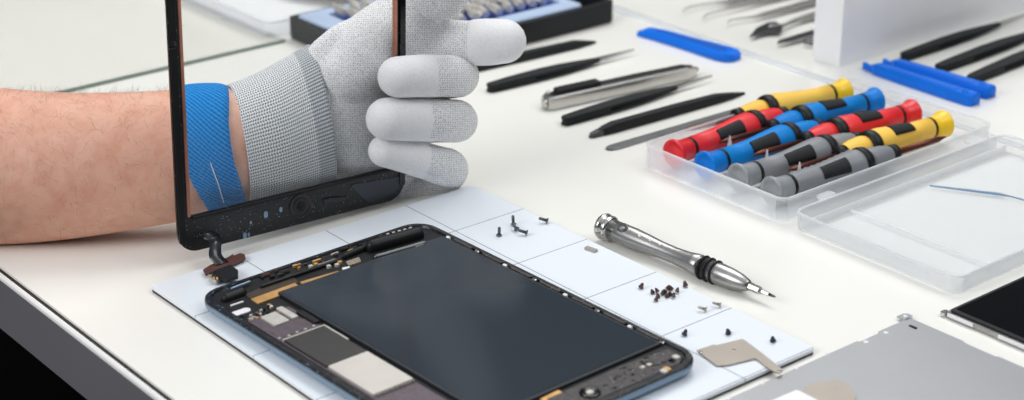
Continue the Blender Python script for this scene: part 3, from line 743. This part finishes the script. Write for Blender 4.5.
tag(o, 'small flat metal spacer lying alone on the mat near the silver screwdriver', 'spacer')

# ------------------------------------------------------------------ bracket, shield plate, paper, spare display
def outline_thing(name, pts, z, th, m, lab, cat, b=0.0, holes=()):
    pp = [P(x, y, z) for x, y in pts]; c = sum(pp, Vector())/len(pp)
    t = thing(name, lab, cat, (c.x, c.y, z))
    MB().prism([(p.x-c.x, p.y-c.y) for p in pp], 0, th, b=b).build('plate', m, t)
    for x, y, r in holes:
        q = P(x, y, z+th); MB().lathe([(th*.6, r), (th+.0002, r), (th+.0002, r*.55)], 16, xf=Matrix.Translation((q.x-c.x, q.y-c.y, 0)) @ Matrix.Rotation(-PI/2, 4, 'Y')).build('rivet', M['silver'], t)
    return t, c
outline_thing('metal_bracket', [(697, 351), (714, 345.5), (716, 346.3), (742, 340), (745, 341.5), (764, 356), (783, 371), (779, 374.5), (771, 371), (757, 360), (754, 359.5), (727, 366), (717, 366.5), (708, 360)], .0034, .0006, M['nickel'], 'L-shaped grey metal bracket resting across the mat corner', 'bracket', holes=((701, 352, .0008), (734, 350, .0008), (779, 371.5, .0008)))
sh = thing('shield_plate', 'large grey metal shield plate lying in the near right corner', 'metal plate', (.2545, .2555, .0012))
sw = .15
ol = [(0, 0), (.0, -.022), (.0012, -.023), (.0012, -.036), (0, -.037), (0, -.150), (.19, -.150), (.19, .0), (.05, 0.0), (.049, -.001), (.032, -.001), (.031, 0), (.004, 0)]
ol = ol[::-1]
MB().prism(ol, 0, .0007, b=.0001).build('plate', M['shield'], sh)
MB().prism([(-.0045, -.0035), (-.0045, .001), (-.0030, .0028), (-.0005, .0028), (.0008, .001), (.0008, -.0035)][::-1], 0, .0007).build('mounting_tab', M['shield'], sh)
for x, y in ((-.0020, -.0004),): MB().lathe([(.0004, .0010), (.0009, .0010), (.0009, .0005)], 16, xf=Matrix.Translation((x, y, 0)) @ Matrix.Rotation(-PI/2, 4, 'Y')).build('hole', M['white'], sh)
for px, py in ((886, 332), (866, 341.5), (828, 352.5), (796, 367.5), (762, 382.5), (728, 398)):
    q = P(px, py, .0022); MB().lathe([(.0004, .0012), (.0009, .0012), (.0009, .0005)], 16, xf=Matrix.Translation((q.x-.2545, q.y-.2555, 0)) @ Matrix.Rotation(-PI/2, 4, 'Y')).build('hole', M['white'], sh)
q = P(913, 326.5, .0022); MB().prism(rrect(-.0008, .0008, -.0022, .0022, .0007, 4), 0, .0003, xf=Matrix.Translation((q.x-.2545, q.y-.2555, .0007)) @ Matrix.Rotation(PI/2, 4, 'Z')).build('slot', M['blk'], sh)
outline_thing('small_metal_plate', [(797, 398), (806, 388), (812, 384.5), (836, 381.5), (843, 383), (850, 388), (856, 396), (852, 410), (830, 425), (790, 425)], .0022, .0008, M['nickel'], 'rounded beige metal piece on the shield plate at the bottom edge', 'metal piece')
outline_thing('paper_label', [(770, 402), (783, 396), (796, 390.5), (800, 391.5), (818, 401), (822, 425), (770, 425)], .0034, .0003, M['paper'], 'white paper label corner on the shield plate at the bottom edge', 'label')
lc_o = P(942, 319, 0)
ld = thing('spare_display', 'black glossy spare display panel with silver edge at the right side', 'display panel', (.2625, .2715, .0006), .0)
MB().prism(rrect(0, .150, 0, .120, .002, 4), 0, .0024, b=.0003).build('back_frame', M['steel'], ld)
MB().prism(rrect(.0010, .149, .0012, .119, .002, 4), .0024, .0034, b=.0004).build('front_frame', M['blk'], ld)
MB().prism(rrect(.0030, .147, .0040, .117, .001, 4), .0034, .0036).build('screen', M['blk_g'], ld)
MB().box(.0015, .016, -.0006, .0, .0006, .0022).build('white_strip', M['white'], ld)
MB().box(.030, .075, -.0006, .0, .0006, .0022).build('white_strip', M['white'], ld)
MB().prism(rrect(-.0026, .0004, -.0010, .0032, .0012, 4), .0002, .0016).build('mounting_tab', M['silver'], ld)

# ------------------------------------------------------------------ hand tools lying behind
def place(pa, pb, z=0.0):
    a, b = P(*pa, z), P(*pb, z); d = b-a; return a, math.atan2(d.y, d.x), d.length
def leaf(prof, z0, z1, L_, n=1):                # prof: (fraction, half width)
    up = [(x*L_, w) for x, w in prof]; lo = [(x*L_, -w) for x, w in prof[::-1]]
    return lo[::-1]+up[::-1] if False else ([(x*L_, -w) for x, w in prof]+[(x*L_, w) for x, w in prof[::-1]])
def tweezers(pa, pb, lab, silver_tip=True, k=1.0, grp='black tweezers'):
    a, rz, L_ = place(pa, pb, .003)
    t = thing('tweezers', lab, 'tweezers', (a.x, a.y, .0003), rz, grp)
    prof = [(0, .0012), (.006, .0026), (.02, .0034), (.15, .0042), (.35, .0050), (.5, .0048), (.62, .0036), (.70, .0026), (.74, .0022)] 
    prof = [(x, w*k) for x, w in prof]
    tip = [(.74, .0019*k), (.85, .0012*k), (.95, .0005*k), (1.0, .0002*k)]
    if not silver_tip: prof = prof[:-1]+[(.8, .0019*k), (.9, .0012*k), (1, .0004*k)]
    for (h0, h1) in ((0, .003), (.0034, .0018)):
        n = len(prof); vs = []; 
        for (x, w) in prof:
            zc = h0 + (h1-h0)*(x if not silver_tip else x*.9)
            spread = .0010*math.sin(min(1, x/.75)*PI)*(1 if h0 else -1)
            zc += spread if h0 else 0
            vs.append([(x*L_, -w, zc), (x*L_, w, zc), (x*L_, w*.9, zc+.0016), (x*L_, -w*.9, zc+.0016)])
        MB().loops(vs, 0, sm=False).build('arm', M['blk_m'], t)
        if silver_tip:
            vs = []
            for (x, w) in tip:
                zc = h0 + (h1-h0)*x*.9; 
                if h0: zc = max(zc, .0032)
                else: zc = min(zc, .0028)
                vs.append([(x*L_, -w, zc), (x*L_, w, zc), (x*L_, w*.9, zc+.0010), (x*L_, -w*.9, zc+.0010)])
            MB().loops(vs, 0, sm=False).build('tip', M['silver'], t)
    MB().prism([(.0004, -.0011*k), (.0015, -.0026*k), (.035, -.0042*k), (.035, .0042*k), (.0015, .0026*k), (.0004, .0011*k)], .001, .0045).build('joint', M['blk'], t)
    return t
tweezers((488, 88), (634, 51), 'black tweezers with pale tip lying left, in front of the bit case', k=1.05)
tweezers((563, 121), (712, 77), 'black tweezers with pale tip lying between utility knife and black spudger', k=1.0)
tweezers((902, 57), (1030, 14), 'black tweezers beside the white organizer, farthest back of the three on the right', k=.95)
tweezers((937, 69), (1070, 20), 'middle black tweezers of the three on the right', k=1.05)
tweezers((969, 80), (1102, 25), 'nearest black tweezers of the three on the right', k=1.05)

def stick(name, pa, pb, prof, z0, z1, m, lab, cat, mi_tip=None, tipm=None, hz=0.0):
    a, rz, L_ = place(pa, pb, (z0+z1)/2)
    t = thing(name, lab, cat, (a.x, a.y, 0), rz)
    vs = [[(x*L_, -w, z0+hz), (x*L_, w, z0+hz), (x*L_, w*.8, z0+(z1-z0)*hh), (x*L_, -w*.8, z0+(z1-z0)*hh)] for x, w, hh in prof]
    MB().loops(vs, 0, sm=False).build('shaft', m, t)
    if tipm:
        vs = [[(x*L_, -w, z0), (x*L_, w, z0), (x*L_, w*.8, z0+(z1-z0)*hh), (x*L_, -w*.8, z0+(z1-z0)*hh)] for x, w, hh in tipm[0]]
        MB().loops(vs, 0, sm=False).build('tip', tipm[1], t)
    return t, L_
stick('spudger', (598, 131), (745, 90), [(0, .0016, .6), (.04, .0030, .8), (.1, .0034, 1), (.5, .0034, 1), (.8, .0032, .9), (.9, .0024, .6), (1, .0003, .25)], .0003, .0058, M['blk_m'], 'black nylon spudger with worn grey tip, between tweezers and grey file', 'spudger', tipm=([(-.055, .0006, .3), (-.04, .0022, .4), (0, .0026, .6), (.02, .0026, .6)], M['dsteel']))
stick('spudger', (455, 72), (596, 39), [(0, .0024, .8), (.5, .0034, 1), (.85, .0032, .9), (.92, .0022, .6), (1, .0003, .25)], .0003, .0058, M['blk_m'], 'black pointed spudger lying along the front of the bit case', 'spudger')
t, L_ = stick('metal_file', (607, 149), (803, 91), [(0, .0012, 1), (.012, .0032, 1), (.04, .0040, 1), (.5, .0036, 1), (.72, .0030, 1), (.78, .0042, 1), (.9, .0044, 1), (.97, .0030, 1), (1, .0008, 1)], .0003, .0013, M['greysteel'], 'long flat grey metal prying blade partly behind the screwdriver case', 'pry tool')
MB().prism(rrect(.79*L_, .93*L_, -.0030, .0030, .002, 4), .0013, .0022).build('end_pad', M['blk'], t)
MB().lathe([(0, .0016), (.0006, .0016), (.0006, .0008)], 16, xf=Matrix.Translation((.735*L_, 0, .0013)) @ Matrix.Rotation(-PI/2, 4, 'Y')).build('rivet', M['silver'], t)

# utility knife
a, rz, L_ = place((545, 103), (694, 70), .004)
t = thing('utility_knife', 'silver utility knife with black slider lying among the black tools', 'knife', (a.x, a.y, .0002), rz)
h = .0085; w = .0056
mbk = MB()
L = []
for x, sc in ((0, .75), (.003, 1), (L_*.6, 1), (L_*.93, .9), (L_, .55)):
    L.append([(x, -w*sc, .0004), (x, w*sc, .0004), (x, w*sc, h*(.5+.5*sc)-.001), (x, (w-.0012)*sc, h*(.5+.5*sc)), (x, .0014, h*(.5+.5*sc)), (x, .0014, h*(.5+.5*sc)-.0016), (x, -.0014, h*(.5+.5*sc)-.0016), (x, -.0014, h*(.5+.5*sc)), (x, -(w-.0012)*sc, h*(.5+.5*sc)), (x, -w*sc, h*(.5+.5*sc)-.001)])
mbk.loops(L, 0, sm=False).build('body', M['silver'], t)
MB().box(.020, L_*.97, -.0012, .0012, h-.0024, h-.0006).build('blade_track', M['dsteel'], t)
sl = MB(); sl.prism(rrect(.008, .040, -.0036, .0036, .001, 3), h, h+.0030, b=.0006)
sl = sl.build('slider', M['blk_m'], t)
for i in range(6): MB().box(.012+i*.0042, .0130+i*.0042, -.0028, .0028, h+.0030, h+.0033).build('ridge', M['blk'], sl)
MB().lathe([(0, .0018), (.001, .0018), (.0013, .001)], 16, xf=Matrix.Translation((.005, .0032, h-.0002)) @ Matrix.Rotation(-PI/2, 4, 'Y')).build('rivet', M['silver'], t)
MB().lathe([(0, .0026), (.0016, .0026), (.0020, .0018)], 18, xf=Matrix.Translation((-.0004, -.002, h*.5)) @ Matrix.Rotation(PI, 4, 'Z')).build('end_screw', M['silver'], t)
MB().prism([(L_*.9, -.0035), (L_*1.02, -.0020), (L_*1.045, .0030), (L_*.9, .0034)], .0035, .0041).build('blade', M['dsteel'], t)

# blue pry tools
def pry(pa, pb, lab, kind, z=.0002):
    a, rz, L_ = place(pa, pb, .003)
    t = thing('pry_tool', lab, 'pry tool', (a.x, a.y, z), rz, 'blue plastic pry tools')
    if kind == 1:
        prof = [(0, .0062, .6), (.03, .0064, .8), (.2, .0062, 1), (.5, .0070, 1), (.75, .0086, 1), (.88, .0092, 1), (.95, .0082, 1), (.985, .0058, .9), (1, .0026, .8)]
    else:
        prof = [(.10, .0016, .8), (.14, .0036, 1), (.22, .0044, 1), (.5, .0052, 1), (.8, .0056, 1), (.9, .0056, 1), (.97, .0056, 1), (1, .0040, .9)]
    T_ = .0055 if kind == 1 else .0068
    vs = [[(x*L_, -w, 0), (x*L_, w, 0), (x*L_, w, T_*hh*.7), (x*L_, w*.82, T_*hh), (x*L_, -w*.82, T_*hh), (x*L_, -w, T_*hh*.7)] for x, w, hh in prof]
    b = MB().loops(vs, 0, sm=False).build('body', M['prybl'], t)
    if kind == 1:
        MB().prism([(L_*.16, -.0018), (L_*.86, -.0036), (L_*.9, 0), (L_*.86, .0036), (L_*.16, .0018)], T_, T_+.0003).build('groove_shade', M['prydk'], b)  # patch on the top face, painted darker like a shaded recess
    else:
        MB().prism([(0, .0004), (.02*L_, -.0012), (.12*L_, -.0022), (.16*L_, -.0012), (.16*L_, .0014), (.06*L_, .0012), (.03*L_, .0026), (.0, .0026)], .0005, .0042, b=.0004).build('hook', M['prybl'], t)
        MB().prism([(L_*.28, -.0026), (L_*.84, -.0036), (L_*.84, .0036), (L_*.28, .0026)], T_, T_+.0004, b=.0001).build('raised_face', M['prybl'], b)
        MB().lathe([(.90*L_, .0030), (.90*L_, .0042), (1.0*L_, .0042), (1.01*L_, .0030)], 24, xf=Matrix.Translation((0, 0, .0043))).build('end_barrel', M['prybl'], t)
    return t
pry((643, 30), (737, 57), 'blue plastic pry tool lying alone at the top centre, grooved rounded end', 1)
pry((862, 64.5), (976, 101), 'nearer blue plastic pry tool of the crossed pair beside the tweezers', 2)
pry((882, 61), (992, 93.5), 'farther blue plastic pry tool of the pair, partly behind the nearer one', 2)

# clear sheet under the right-hand tools, white organizer, dental tools
o = MB().prism([(-.42, .485), (.2, .478), (.2, .483), (-.42, .497)], .00005, .0012).build('clear_strip', M['sheet']); tag(o, 'thin clear plastic strip on the table behind the screwdriver case', 'plastic strip')
og = thing('organizer', 'white upright tool organizer standing on the table at the upper right', 'organizer', (-.0105, .5115, 0))
MB().box(-.0235, 0, 0, .52, 0, .0025).build('base', M['panel'], og)
MB().box(-.0025, 0, 0, .52, .0025, .20).build('front_panel', M['panel'], og)
MB().box(-.0235, -.021, 0, .52, .0025, .20).build('back_panel', M['panel'], og)
MB().box(-.021, -.0025, 0, .0025, .0025, .20).build('end_panel', M['panel'], og)
MB().box(-.021, -.0025, .26, .2625, .0025, .20).build('divider', M['panel'], og)
MB().box(-.021, -.0025, .5175, .52, .0025, .20).build('end_panel', M['panel'], og)

def dental(pts, rad, lab, head=None, m='steel'):
    z = .0035; W3 = [P(x, y, z) for x, y in pts]
    end = W3[-1]+(W3[-1]-W3[-2]).normalized()*.06
    if end.y > 0 and end.x > -.045 and end.y > .505: end = W3[-1]
    W3.append(end) if (end-W3[-1]).length > 1e-6 else None
    t = thing('dental_tool', lab, 'probe', (W3[0].x, W3[0].y, 0), 0, 'metal probes behind the blue pry tool')
    org_ = (W3[0].x, W3[0].y, 0)
    n_ = len(W3); k3 = [rad[min(i, len(rad)-1)] for i in range(n_)]
    cut = max(2, n_-2)
    MB().sweep(W3[:cut], k3[:cut], k3[:cut], Vector((0, 0, 1)), 10, res=5).build('tip', M[m], t, org_)
    MB().sweep(W3[cut-1:], k3[cut-1:], k3[cut-1:], Vector((0, 0, 1)), 14, res=5).build('handle', M[m], t, org_)
    if head:
        pp = [P(x, y, z+.0004) for x, y in head]
        MB().prism([(p.x-org_[0], p.y-org_[1]) for p in pp], z-.0008, z+.0008).build('blade', M['dsteel'], t)
dental([(682, 12), (690, 7), (712, 3), (728, 1), (760, -8)], [.0003, .0005, .0008, .0022, .0026], 'hooked metal probe farthest back beside the organizer')
dental([(703, 19), (708, 14), (732, 8), (760, 1), (790, -6)], [.0003, .0005, .0009, .0022, .0026], 'hooked metal probe second from the back beside the organizer')
dental([(728, 24), (731, 20), (752, 17), (762, 15), (790, 8), (812, 2)], [.0003, .0005, .0009, .0018, .0024, .0026], 'thin metal probe behind the spade-tipped tool')
dental([(770, 27), (784, 25), (797, 20), (812, 16)], [.0020, .0012, .0018, .0026], 'metal tool with a broad dark spade-shaped tip', head=[(750, 36), (757, 28), (768, 22.5), (775, 22), (783, 26), (781, 31), (766, 31.5)])
dental([(780, 41), (795, 37), (812, 32)], [.0010, .0014, .0014], 'dark slim blade tool in front of the spade-tipped tool', head=[(777, 42.5), (790, 37), (814, 31.5), (814, 34), (792, 40)], m='dsteel')
dental([(806, 42), (813, 43)], [.0018, .0020], 'short metal tip showing right at the organizer foot', m='dsteel')

# ------------------------------------------------------------------ bit case
bx0, bx1, by0, by1 = -.295, -.1785, .268, .466
bc = thing('bit_case', 'black open bit case with pale blue liner behind the hand', 'case', (bx0, by0, 0))
q = lambda pl, z: [(x, y, z) for x, y in pl]
W2, D2 = bx1-bx0, by1-by0
o1 = rrect(0, W2, 0, D2, .004, 5); i1 = rrect(.004, W2-.004, .004, D2-.004, .002, 5)
MB().loops([q(inset(o1, .001), .0003), q(o1, .002), q(o1, .016), q(i1, .016), q(i1, .004)], 0, sm=False).build('shell', M['blk'], bc)
i2 = rrect(.0048, W2-.0048, .0048, D2-.026, .003, 5); i3 = rrect(.016, W2-.018, .022, D2-.034, .003, 5)
MB().loops([q(i2, .0042), q(i2, .0165), q(inset(i2, .001), .0175), q(i3, .0172), q(i3, .0120)], 0, sm=False).build('liner', M['ltblue'], bc)
MB().prism(rrect(.0165, W2-.0185, .0225, D2-.0345, .002, 3), .0122, .0135).build('bit_holder', M['bitblue'], bc)
bn = 0; first = None
for r_i in range(5):
    for c_i in range(13):
        x = bx0+.024+r_i*.0165+rr.uniform(-.001, .001); y = by0+.032+c_i*.0102+rr.uniform(-.001, .001)
        if first is None:
            first = thing('driver_bit', 'small silver driver bit lying in the open black case', 'bit', (x, y, .0175), 0, 'driver bits in the open black case')
            MB().lathe([(0, .0022), (.0003, .0036), (.010, .0036), (.0108, .0022), (.019, .0018), (.0205, .0009)], 6, sm=False).build('bit_body', M['bit'], first)
            o = first
        else: o = dup(first)
        o.location = (x, y, .0178); o.rotation_euler = (0, rr.uniform(-.15, .0), PI*.92+rr.uniform(-.25, .25))
cs = thing('clear_box', 'blurred clear plastic box lying on the table behind the black bit case', 'box', (-.47, .275, 0))
b_, rim_ = tray('box_tray', 0, .17, -.02, .13, .012, .0015, .008, M['case'], cs)
rim_.build('rim', M['caseedge'], cs)
o = MB().prism([(-.45, .325), (-.37, .320), (-.31, .345), (-.31, .385), (-.45, .39)], .0140, .0146).build('beige_card', M['beigepaper']); tag(o, 'beige card lying on the clear box behind the bit case', 'card')
gs_ = MB().prism(rrect(-.62, -.2858, -.04, .262, .002, 3), .0001, .0024)
gs_ = thing('glass_sheet', 'flat clear glass sheet with green edge lying on the table behind the arm', 'glass sheet', (-.29, 0, 0))
MB().box(-.45, 0, -.6, .262, .0001, .0022).build('sheet', M['sheetglass'], gs_)
MB().box(0, .0011, -.6, .262, .0001, .0024).build('polished_edge', M['greenedge'], gs_)

# ------------------------------------------------------------------ light
w = bpy.data.worlds.new('studio'); scene.world = w; w.use_nodes = True; nt = w.node_tree
bg = nt.nodes['Background']; tc = nt.nodes.new('ShaderNodeTexCoord'); sx = nt.nodes.new('ShaderNodeSeparateXYZ'); rp = nt.nodes.new('ShaderNodeValToRGB')
nt.links.new(tc.outputs['Generated'], sx.inputs[0]); nt.links.new(sx.outputs[2], rp.inputs[0]); nt.links.new(rp.outputs[0], bg.inputs[0])
e = rp.color_ramp.elements; e[0].position = .0; e[0].color = (.14, .14, .145, 1); e[1].position = .85; e[1].color = (.95, .97, 1, 1)
x = e.new(.46); x.color = (.07, .075, .085, 1); x = e.new(.62); x.color = (.42, .44, .48, 1)
bg.inputs[1].default_value = .8
def area(name, loc, target, size, power, col=(1, 1, 1)):
    l = bpy.data.lights.new(name, 'AREA'); l.shape = 'RECTANGLE'; l.size, l.size_y = size; l.energy = power; l.color = col
    o = bpy.data.objects.new(name, l); COL.objects.link(o); o.location = loc
    o.rotation_euler = (Vector(target)-Vector(loc)).to_track_quat('-Z', 'Y').to_euler(); return o
area('softbox_key', (-.55, .9, 1.5), (.05, .15, 0), (.9, .9), 15.5, (1, .99, .97))
area('added_fill_right', (.9, .9, 1.3), (.1, .2, 0), (.8, .8), 7, (.97, .99, 1))  # added fill with no seen source, lifts the organizer front
area('added_fill_front', (-.1, -1.4, 1.0), (.0, .1, .05), (1.0, .7), 19)  # added lamp, no seen source, brightens apron, arm and glove
scene.view_settings.view_transform = 'Standard'; scene.view_settings.look = 'None'; scene.view_settings.exposure = -.10; scene.view_settings.gamma = 1
scene.view_settings.use_curve_mapping = False
